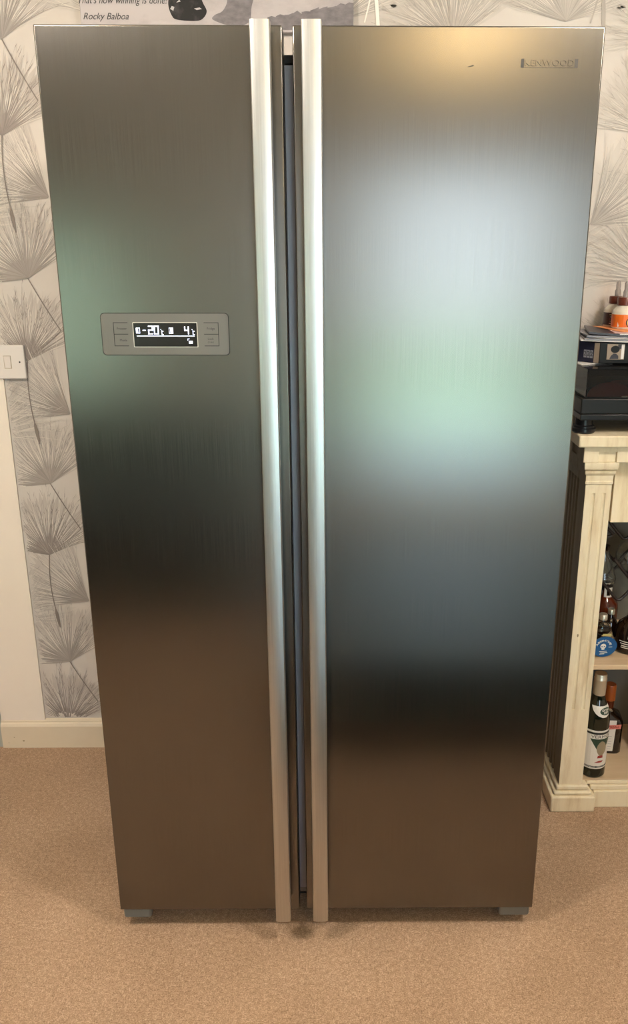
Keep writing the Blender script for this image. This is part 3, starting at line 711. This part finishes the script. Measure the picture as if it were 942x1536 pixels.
# neck collar label: crescent on the shoulder
def neck_r(z):
    P_ = [(.0345, .168), (.0335, .182), (.027, .206), (.019, .225), (.0155, .238)]
    for (ra, za), (rb, zb) in zip(P_, P_[1:]):
        if za <= z <= zb: return ra+(rb-ra)*(z-za)/(zb-za)
    return .0345
def cone_patch(name, fn, z0, z1, m, parent, out=.0005, rows=8, cols=10):
    bm = bmesh.new()
    for j in range(rows):
        za, zb = z0+(z1-z0)*j/rows, z0+(z1-z0)*(j+1)/rows
        (la, ra), (lb, rb) = fn(za), fn(zb)
        for i in range(cols):
            q = []
            for z, l, r__, s in ((za, la, ra, i/cols), (za, la, ra, (i+1)/cols), (zb, lb, rb, (i+1)/cols), (zb, lb, rb, i/cols)):
                a = l+(r__-l)*s; rr_ = neck_r(z)+out
                q.append(bm.verts.new((rr_*math.sin(a), -rr_*math.cos(a), z)))
            bm.faces.new(q)
    me = bpy.data.meshes.new(name); bm.to_mesh(me); bm.free(); return link(name, me, m, parent)
cone_patch('neck_label', lambda z: (.35-1.35*math.sqrt(max(0.02, (z-.186)/.030)), .35+1.10*math.sqrt(max(0.02, (z-.186)/.030))), .1865, .2160, M['label_white'], vb)
cone_patch('neck_label', lambda z: (.55-.62*math.sqrt(max(0, 1-((z-.2020)/.010)**2)), .55+.62*math.sqrt(max(0, 1-((z-.2020)/.010)**2))), .1925, .2115, M['label_green'], vb, out=.0008)
for s, z in (('EXTRA', .2050), ('DRY', .1985)):
    text('label_lettering', s, .0072, None, M['label_white'], vb, ext=0, func=lambda u, v, w_, z=z: Vector(((neck_r(z+v)+.0011)*math.sin(.55+u/.026), -(neck_r(z+v)+.0011)*math.cos(.55+u/.026), z+v)), off=.0002)
# orange liqueur: square shouldered
cb = thing('liqueur_bottle', 'square brown liqueur bottle with orange cap and red banner label', 'bottle', (.7880, .5950, .0757), math.radians(-8))
def square_bottle(name, hw, z1, zs, rn, zt, m, parent):
    bm = bmesh.new(); n = 32; rings = []
    for z, r, sq in ((0, hw*.93, 1), (.004, hw, 1), (z1, hw, 1), (z1+(zs-z1)*.5, hw*.86, .8), (zs, rn*1.5, .3), (zs+.012, rn, 0), (zt, rn, 0)):
        ring = []
        for k in range(n):
            a = 2*PI*(k+.5)/n; c, s = math.cos(a), math.sin(a)
            e = 2/(2+8*sq); q = (abs(c)**(1/e*1.0)+abs(s)**(1/e*1.0))**(-e)
            ring.append(bm.verts.new((r*q*c, r*q*s, z)))
        rings.append(ring)
    for a, b in zip(rings, rings[1:]):
        for k in range(n): bm.faces.new((a[k], a[(k+1) % n], b[(k+1) % n], b[k]))
    bm.faces.new(rings[0][::-1]); bm.faces.new(rings[-1])
    me = bm_mesh(name, bm); smooth_by_angle(me, 45); return link(name, me, m, parent)
square_bottle('glass_body', .0390, .0960, .1180, .0125, .168, M['glass_brown'], cb)
lathe('cap', [(.0135, .152), (.0150, .1525), (.0150, .196), (.0135, .2000), (0, .2000)], M['cap_orange'], cb)
lathe('neck_seal', [(.0128, .128), (.0135, .131), (.0135, .1515), (.0128, .1518)], M['amber'], cb)
me = lathe_mesh('wax_seal', [(0, .0015), (.008, .0010), (.009, 0)], 18); link('wax_seal', me, M['label_tan'], cb, (0, -.0142, .1215), (PI/2, 0, 0))
flat('label', [[(-.030, .018), (.014, .020), (.018, .118), (-.022, .116)]], M['label_white'], cb, loc=(0, -.0394, -.010))
flat('label_banner', [[(-.036, .083), (.030, .093), (.031, .107), (-.035, .097)]], M['label_pink'], cb, loc=(0, -.0398, -.010))
text('label_lettering', 'COINTREAU', .0095, (-.002, -.0400, .0848), M['label_red'], cb, ext=0, wide=.054, off=.0003).rotation_euler = (0, -math.radians(9), 0)
for k in range(6):
    flat('label_line', [[(-.016, .026+.008*k), (.008, .0265+.008*k), (.008, .0275+.008*k), (-.016, .027+.008*k)]], M['page_grey'], cb, loc=(0, -.0397, -.010))
# other bottles on the bottom board
bp = [(0, 0), (.032, 0), (.036, .004), (.036, .12), (.034, .14), (.020, .165), (.014, .18), (.014, .245), (0, .245)]
ob = thing('olive_bottle', 'dark olive glass bottle right of the orange-capped liqueur bottle', 'bottle', (.8900, .560, .0757))
lathe('glass_body', bp, M['glass_olive'], ob); lathe('cap', [(.0142, .222), (.0158, .223), (.0158, .262), (0, .262)], M['black'], ob)
patch('label', .0363, -.03, .03, .04, .11, M['label_white'], ob, .2)
tb = thing('black_bottle', 'tall black bottle standing behind the vermouth bottle', 'bottle', (.7170, .6650, .0757))
lathe('glass_body', [(0, 0), (.034, 0), (.038, .004), (.038, .19), (.034, .212), (.018, .24), (.0145, .26), (.0145, .295), (0, .295)], M['glass_brown'], tb); lathe('cap', [(.0147, .27), (.0165, .271), (.0165, .315), (0, .315)], M['black'], tb)

# mid shelf bottles: z .4187
SZ = .4187
ab = thing('absinthe_flask', 'small round absinthe flask with blue skull label and gold cap', 'bottle', (.7140, .5000, SZ), math.radians(8)); ab.scale = (1, 1, .95)
def flask(name, m, parent):
    bm = bmesh.new(); n = 28; rings = []
    for z, a, b in ((0, .016, .012), (.002, .022, .0155), (.008, .029, .0175), (.018, .0345, .0185), (.032, .0370, .0190), (.046, .0350, .0185), (.058, .0300, .018), (.068, .0255, .0175), (.080, .0235, .017), (.088, .020, .016), (.094, .0125, .012), (.098, .0092, .0092), (.114, .0090, .0090)):
        rings.append([bm.verts.new((a*math.cos(2*PI*k/n), b*math.sin(2*PI*k/n), z)) for k in range(n)])
    for p, q in zip(rings, rings[1:]):
        for k in range(n): bm.faces.new((p[k], p[(k+1) % n], q[(k+1) % n], q[k]))
    bm.faces.new(rings[0][::-1]); bm.faces.new(rings[-1])
    me = bm_mesh(name, bm); smooth_by_angle(me, 50); return link(name, me, m, parent)
flask('glass_body', M['glass'], ab)
bm = bmesh.new(); bmesh.ops.create_uvsphere(bm, u_segments=20, v_segments=12, radius=1)
for v in bm.verts: v.co = Vector((v.co.x*.019, v.co.y*.0125, .072+v.co.z*.012))
link('amber_fill', bm_mesh('amber_fill', bm), M['amber'], ab, smooth=True)
lathe('cap', [(.0095, .104), (.0108, .1045), (.0108, .118), (.0095, .120), (0, .120)], M['cap_gold'], ab)
n = 36; disc = [(.0350*math.cos(2*PI*k/n), .0310+.0300*math.sin(2*PI*k/n)) for k in range(n)]
prism('label', disc, -.0208, -.0192, 'y', M['label_blue'], ab)
flat('label_top', [[(-.008, .0640), (.017, .0610), (.017, .0680), (-.006, .0700)]], M['label_gold'], ab, loc=(0, -.0200, 0))
sx, sz_ = -.003, .033
sk_out = [(sx+.0078*math.cos(a), sz_+.0075*math.sin(a)) for a in [PI*k/10 for k in range(11)]] + [(sx-.0070, sz_-.0040), (sx-.0042, sz_-.0062), (sx-.0038, sz_-.0105), (sx+.0038, sz_-.0105), (sx+.0042, sz_-.0062), (sx+.0070, sz_-.0040)]
flat('skull', [sk_out], M['label_white'], ab, loc=(0, -.0210, 0))
flat('skull_eye', [[(sx+c+.0022*math.cos(2*PI*k/8), sz_-.0010+.0018*math.sin(2*PI*k/8)) for k in range(8)] for c in (-.0034, .0034)] + [[(sx-.001, sz_-.0055), (sx+.001, sz_-.0055), (sx, sz_-.0030)]], M['label_blue'], ab, loc=(0, -.0212, 0))
def arc(R_, cx, cz, a_mid):
    def f(u, v, w_):
        a = a_mid-u/R_; return Vector((cx+(R_+v)*math.cos(a), -.0212, cz+(R_+v)*math.sin(a)))
    return f
text('label_lettering', 'ABSINTHE', .0078, None, M['label_white'], ab, ext=0, wide=.052, func=arc(.0205, sx+.001, sz_-.004, PI/2), off=.0002)
for k, (x0, x1, z) in enumerate(((sx-.010, sx+.011, .0165), (sx-.007, sx+.013, .0125), (.012, .022, .0285), (-.012, .002, .0090))):
    flat('label_line', [[(x0, z), (x1, z), (x1, z+.0018), (x0, z+.0018)]], M['label_white'], ab, loc=(0, -.0211, 0))
kb = thing('black_rum_bottle', 'rounded black bottle with white lettering right of the blue skull flask', 'bottle', (.7990, .5250, SZ))
lathe('glass_body', [(0, 0), (.034, 0), (.041, .006), (.0415, .030), (.040, .055), (.034, .075), (.020, .088), (.0125, .096), (.0115, .125), (0, .125)], M['glass_brown'], kb)
lathe('cap', [(.0116, .112), (.0135, .1125), (.0135, .140), (0, .141)], M['black'], kb)
for k, (z, a, b) in enumerate(((.036, -.028, .03), (.030, -.025, .03), (.024, -.022, .03), (.019, -.022, .026))):
    patch('label_line', .0420, a, b, z, z+.0022, M['label_white'], kb, -.35, n=8)
text('label_lettering', 'RUM', .012, None, M['label_white'], kb, ext=0, func=lambda u, v, w_: wrap(.0418, -.2)(u, v+.050, 0), off=.0003)
sb = thing('slim_dark_bottle', 'slim dark bottle with small silver cap between the blue flask and black bottle', 'bottle', (.7600, .5750, SZ))
lathe('glass_body', [(0, 0), (.017, 0), (.020, .003), (.020, .055), (.012, .068), (.0080, .075), (.0080, .090), (0, .090)], M['glass_brown'], sb)
lathe('cap', [(.0082, .080), (.0092, .0805), (.0092, .093), (.008, .095), (0, .095)], M['cap_gold'], sb)
mb = thing('amber_bottle', 'amber liquor bottle with a pale neck label behind the blue flask', 'bottle', (.7700, .6550, SZ)); mb.scale = (1, 1, .84)
lathe('glass_body', [(0, 0), (.030, 0), (.034, .004), (.034, .085), (.031, .098), (.016, .115), (.0125, .122), (.0125, .155), (0, .155)], M['amber'], mb)
lathe('cap', [(.0127, .140), (.0145, .1405), (.0145, .165), (0, .165)], M['black'], mb)
patch('neck_label', .0150, -.012, .012, .118, .152, M['label_white'], mb); patch('neck_label', .0152, -.005, .005, .124, .146, M['glass_brown'], mb)
rb = thing('brown_bottle', 'plain dark brown bottle behind the pilaster, left of the amber bottle', 'bottle', (.7050, .6250, SZ)); rb.scale = (1, 1, .84)
lathe('glass_body', [(0, 0), (.026, 0), (.029, .004), (.029, .075), (.018, .098), (.011, .108), (.011, .135), (0, .135)], M['glass_brown'], rb); lathe('cap', [(.0112, .122), (.013, .1225), (.013, .15), (0, .15)], M['black'], rb)

# wire rack with a clear bottle and a wine glass
wr = thing('wire_wine_rack', 'black zigzag wire wine rack standing on the middle shelf', 'rack', (0, 0, 0))
def zig(y, x0, z0, pitch, amp, n, up=True):
    p = []
    for k in range(n):
        xa = x0+pitch*k
        for s, dz in ((0, 0), (.35, -amp*.78), (.46, -amp), (.54, -amp), (.65, -amp*.78)):
            p.append((xa+pitch*s, y, z0+dz))
    p.append((x0+pitch*n, y, z0)); return p
paths = []
for y in (.520, .660):
    for z, x_ in ((.792, .700), (.678, .733), (.624, .700)): paths.append(zig(y, x_, z, .110, .060, 8))
    paths.append([(.690, y, .772), (.702, y, .766), (.7245, y, .744), (.722, y, .740), (.702, y, .735), (.690, y, .735)])
    paths.append([(.690, y, SZ+.003), (.690, y, .800)]); paths.append([(1.60, y, SZ+.003), (1.60, y, .800)])
paths.append([(.690, .52, .800), (.690, .66, .800)]); paths.append([(1.60, .52, .800), (1.60, .66, .800)])
paths.append([(.690, .52, .560), (.690, .66, .560)]); paths.append([(1.60, .52, .560), (1.60, .66, .560)])
for k in range(8): paths.append([(.710+.110*k, .52, .585), (.710+.110*k, .66, .585)])
tubes('wire_frame', paths, .0042, M['wire'], wr)
gb = thing('clear_decanter', 'clear glass decanter with sloping shoulders held in the wire rack', 'decanter', (.7270, .5750, .5920)); gb.scale = (1, 1, .78)
lathe('glass_body', [(0, .001), (.030, 0), (.034, .004), (.034, .020), (.030, .035), (.021, .070), (.012, .098), (.0100, .112), (.0125, .120), (.0105, .120), (.0085, .112), (.010, .098), (.019, .070), (.028, .035), (.032, .020), (.032, .006), (0, .004)], M['glass'], gb)
lathe('stopper', [(0, .112), (.0080, .113), (.0085, .122), (.0115, .124), (.0115, .132), (0, .136)], M['glass_brown'], gb)
wg = thing('wine_glass', 'clear stemmed wine glass hanging upside down in the wire rack', 'glass', (.8050, .6000, .6200))
lathe('bowl', [(.030, 0), (.036, .020), (.038, .042), (.032, .062), (.016, .076), (.004, .082), (.004, .086), (.018, .075), (.0335, .061), (.0395, .042), (.0375, .020), (.0315, 0), (.030, 0)], M['glass'], wg)
lathe('stem', [(.0042, .0862), (.0030, .095), (.0030, .145), (.010, .150), (.031, .1525), (.031, .154), (0, .154)], M['glass'], wg)

# ---------------------------------------------------------------- record player on the mantel top
tt = thing('record_player', 'black record player with smoked cover standing on the cream bar cabinet', 'turntable', (.5800, .4000, 1.0277))
# local: x right, y back, z up
W_, D_ = .440, .300
box('plinth', (0, W_, 0, D_, .0330, .0470), M['black'], tt, bev=.002)
box('base_body', (-.001, W_+.001, -.001, D_+.001, .0472, .0830), M['black_sat'], tt, bev=.003)
bm = bmesh.new()
x0, x1, y0, y1, z0, z1, i_ = .008, W_-.008, .002, D_-.002, .0835, .1500, .006
for b in ((x0, x1, y0, y0+.003, z0, z1), (x0, x1, y1-.003, y1, z0, z1), (x0, x0+.003, y0+.003, y1-.003, z0, z1), (x1-.003, x1, y0+.003, y1-.003, z0, z1), (x0+.003, x1-.003, y0+.003, y1-.003, z1-.003, z1)): add_box(bm, *b)
link('dust_cover', bm_mesh('dust_cover', bm), M['smoke'], tt)
lathe('platter', [(0, 0), (.135, 0), (.135, .010), (0, .010)], M['black_sat'], tt, (.160, .155, .0835), 48)
pl_ = lathe('record_disc', [(0, 0), (.045, 0), (.045, .002), (0, .002)], M['vinyl'], tt, (.160, .155, .0940), 40)
# upright red half disc behind the cover front
dsk = [(.066+.052*math.cos(PI*k/20), .0860+.0330*math.sin(PI*k/20)) for k in range(21)]
prism('red_disc', dsk, .010, .012, 'y', M['vinyl'], tt)
box('tonearm', (.300, .312, .06, .24, .1000, .1080), M['chrome'], tt, bev=.003)
box('hinge_tab', (.092, .140, .0055, .0085, .0850, .0885), M['chrome'], tt)
for (x, y) in ((.018, .012), (W_-.03, .012), (.03, D_-.03), (W_-.03, D_-.03)):
    lathe('foot', [(0, 0), (.024, 0), (.0275, .004), (.0275, .011), (.0245, .013), (.0245, .017), (.020, .019), (.020, .0328), (0, .0328)], M['black'], tt, (x, y+.018, 0), 32)

# paper sheet, box, magazines and bottles on top
zt = 1.0277+.1502
ps = tag(box('folded_paper', (-.05, .04, -.04, .05, 0, .0022), M['page'], bev=.0005, loc=(.622, .520, zt+.0003), rot=(0, 0, math.radians(22))), 'white folded paper poking out between black box and record player', 'paper')
bx_ = thing('photo_box', 'black box with a portrait photo and a navy end numbered 222, on the record player', 'box', (.6330, .4700, zt+.0030), 0)
prism('box_body', [(0, 0), (.200, 0), (.200, .215), (-.0670, .215), (-.0670, .0740)], 0, .0480, 'z', M['black_sat'], bx_, bev=.0012)
pic = box('portrait_photo', (.0155, .0560, -.0018, -.0004, .0095, .0450), M['beige_card'], bx_)
flat('photo_shape', [[(.0300+.0105*math.cos(2*PI*k/12)+.004, .0330+.0085*math.sin(2*PI*k/12)) for k in range(12)]], M['black'], bx_, loc=(0, -.0022, 0))
flat('photo_shape', [[(.0400, .034), (.0480, .034), (.0480, .0445), (.0400, .0445)], [(.022, .0110), (.0430, .0110), (.0425, .018), (.037, .023), (.031, .0235), (.025, .018)]], M['page_dark'], bx_, loc=(0, -.0021, 0))
flat('photo_shape', [[(.0485, .011), (.0550, .011), (.0550, .0440), (.0485, .0440)], [(.0300, .026), (.036, .028), (.035, .033), (.031, .032)]], M['page'], bx_, loc=(0, -.0020, 0))
def endf(u, v, w_):       # on to the slanted end: u runs left from the corner
    c, n_ = math.radians(-48), .0008
    return Vector((u*math.cos(c)-(n_+w_)*.743, u*math.sin(c)*1-(n_+w_)*.669, v))
flat('end_panel', [[(-.0985, .0012), (-.0155, .0012), (-.0155, .0466), (-.0985, .0466)]], M['navy'], bx_, func=lambda u, v, w_: endf(u, v, 0))
flat('box_spine', [[(-.0150, .0010), (-.0015, .0010), (-.0015, .0470), (-.0150, .0470)]], M['beige_card'], bx_, func=lambda u, v, w_: endf(u, v, .0002))
for k in range(3):
    u0 = -.0420+.0085*k
    flat('number_tile', [[(u0, .0110), (u0+.0074, .0110), (u0+.0074, .0290), (u0, .0290)]], M['page_grey'], bx_, func=lambda u, v, w_: endf(u, v, .0003))
    text('number_lettering', '2', .0150, None, M['label_black'], bx_, ext=0, func=lambda u, v, w_, u0=u0: endf(u+u0+.0037, v+.0200, .0006))
# stack of magazines
zc = zt+.0030+.0482
def sheet(label, m, x0, x1, y0, y1, z, th, rot, droop=0.0, nx=14):
    bm = bmesh.new(); ny = 4; top = []; bot = []
    for j in range(ny+1):
        a, b = [], []
        for i in range(nx+1):
            u, v = i/nx, j/ny; x = x0+(x1-x0)*u; y = y0+(y1-y0)*v
            dz = -droop*(max(0, .35-u)/.35)**2*0 + droop*(abs(u-.0))*0
            zz = z+droop*(1-u)**2
            a.append(bm.verts.new((x, y, zz+th))); b.append(bm.verts.new((x, y, zz)))
        top.append(a); bot.append(b)
    for j in range(ny):
        for i in range(nx):
            bm.faces.new((top[j][i], top[j][i+1], top[j+1][i+1], top[j+1][i])); bm.faces.new((bot[j][i], bot[j+1][i], bot[j+1][i+1], bot[j][i+1]))
    for i in range(nx):
        bm.faces.new((bot[0][i], bot[0][i+1], top[0][i+1], top[0][i])); bm.faces.new((bot[-1][i+1], bot[-1][i], top[-1][i], top[-1][i+1]))
    for j in range(ny):
        bm.faces.new((bot[j+1][0], bot[j][0], top[j][0], top[j+1][0])); bm.faces.new((bot[j][-1], bot[j+1][-1], top[j+1][-1], top[j][-1]))
    o = link('magazine', bm_mesh('magazine', bm), m, None, None, (0, 0, rot)); smooth_by_angle(o.data, 40)
    o.location = (.660, .470, 0)
    return tag(o, label, 'magazine', 'magazines piled on the photo box')
sheet('white-edged magazine lowest in the pile, lying on the black photo box', M['page'], -.072, .23, -.006, .19, zc+.0004, .0022, math.radians(-12), .0025)
sheet('grey magazine second from the bottom of the pile', M['page_grey'], -.064, .23, -.006, .19, zc+.0030, .0030, math.radians(-9), .0030)
sheet('thin white leaflet in the middle of the pile, below the dark magazine', M['page'], -.060, .23, .000, .19, zc+.0064, .0014, math.radians(-16), .0036)
sheet('grey brochure with rolled edge under the dark magazine', M['page_grey'], -.058, .23, .002, .19, zc+.0082, .0028, math.radians(-6), .0042)
sheet('dark glossy magazine near the top of the pile', M['page_dark'], -.054, .060, .004, .18, zc+.0136, .0048, math.radians(-12), .0050)
sheet('bright white sheet on the right of the dark magazine', M['page'], .0150, .23, -.002, .18, zc+.0176, .0020, math.radians(-2))
sheet('pale pink flyer near the top of the pile, under the orange one', M['page_pink'], .0050, .23, .010, .18, zc+.0200, .0010, math.radians(-8))
sheet('orange flyer topmost on the pile under the glue bottles', M['page_orange'], .0300, .23, .022, .18, zc+.0214, .0008, math.radians(8))
zg = zc+.0225
def glue(x, y, r, h, lab, lm, deg, hcap):
    t = thing('glue_bottle', lab, 'bottle', (x, y, zg), math.radians(deg))
    lathe('bottle_body', [(0, 0), (r*.94, 0), (r, .003), (r, h*.72), (r*.96, h*.78), (r*.64, h*.95), (r*.58, h), (0, h)], M['glue_white'], t, n=40)
    lathe('cap', [(r*.60, h+.0002), (r*.66, h+.0006), (r*.66, h+hcap-.002), (r*.62, h+hcap), (0, h+hcap)], M['brown_cap'], t, n=28)
    lathe('nozzle', [(.0072, h+hcap+.0002), (.0074, h+hcap+.012), (.0052, h+hcap+.018), (.0056, h+hcap+.026), (.0052, h+hcap+.033), (.0030, h+hcap+.0365), (0, h+hcap+.037)], M['nozzle'], t, n=20)
    patch('label', r+.0003, -r*2.6, r*2.6, .004, h*.62, lm, t, 0, n=30)
    return t
g1 = glue(.7190, .6480, .0295, .0545, 'milky glue bottle with dark brown label, left of the two', M['brown_label'], 0, .0180)
g2 = glue(.7200, .5880, .0290, .0540, 'milky glue bottle with orange label, right of the two', M['orange_label'], 0, .0190)
flat('label_logo', [[(.0345*0-.0115+.0105*math.cos(2*PI*k/20)*1.0+.018, .0155+.0115*math.sin(2*PI*k/20)) for k in range(20)]], M['label_black'], g2, func=lambda u, v, w_: wrap(.0296)(u, v, 0))
flat('label_logo', [[(.0065+.0080*math.cos(2*PI*k/20), .0155+.0090*math.sin(2*PI*k/20)) for k in range(20)]], M['label_gold'], g2, func=lambda u, v, w_: wrap(.0298)(u, v, 0))
flat('label_print', [[(-.028, .002), (-.0235, .003), (-.0275, .013)]], M['page'], g2, func=lambda u, v, w_: wrap(.0298)(u+.004, v+.003, 0))
for k in range(5):
    patch('label_print', .0302, -.0250+.002*(k % 2), -.0160+.0015*((k*2) % 3), .007+.0052*k, .0092+.0052*k, [M['page_pink'], M['label_tan'], M['label_red'], M['page_grey'], M['label_gold']][k], g1)

# ---------------------------------------------------------------- furniture opposite (seen only as a dark blur in the steel)
def seat(name, label, cat, x0, x1, y0, y1, h, back, m):
    t = thing(name, label, cat, ((x0+x1)/2, (y0+y1)/2, 0)); cx, cy = (x0+x1)/2, (y0+y1)/2
    a, b, c, d_ = x0-cx, x1-cx, y0-cy, y1-cy
    box('seat_base', (a, b, c, d_, .06, h*.62), m, t, bev=.03)
    n = 2 if b-a > 1 else 1
    for k in range(n): box('seat_cushion', (a+.02+(b-a-.04)*k/n, a+.02+(b-a-.04)*(k+1)/n, c+.02, d_-.02, h*.62+.001, h), m, t, bev=.035, seg=3)
    if back: box('backrest', (a, b, c-.18, c-.001, .06, back), m, t, bev=.05)
    for sx_ in (a+.06, b-.06):
        for sy in (c+.06, d_-.06): lathe('leg', [(0, 0), (.018, 0), (.022, .0598), (0, .0598)], M['brown_label'], t, (sx_, sy, 0), 12)
    return t
seat('ottoman', 'long dark teal ottoman facing the refrigerator, reflected as a dark blur', 'ottoman', -0.10, 1.85, -1.90, -0.67, .30, 0, M['teal'])
seat('armchair', 'dark brown leather armchair left of the teal ottoman, seen only reflected', 'armchair', -1.75, -0.25, -2.70, -1.64, .42, .66, M['leather'])
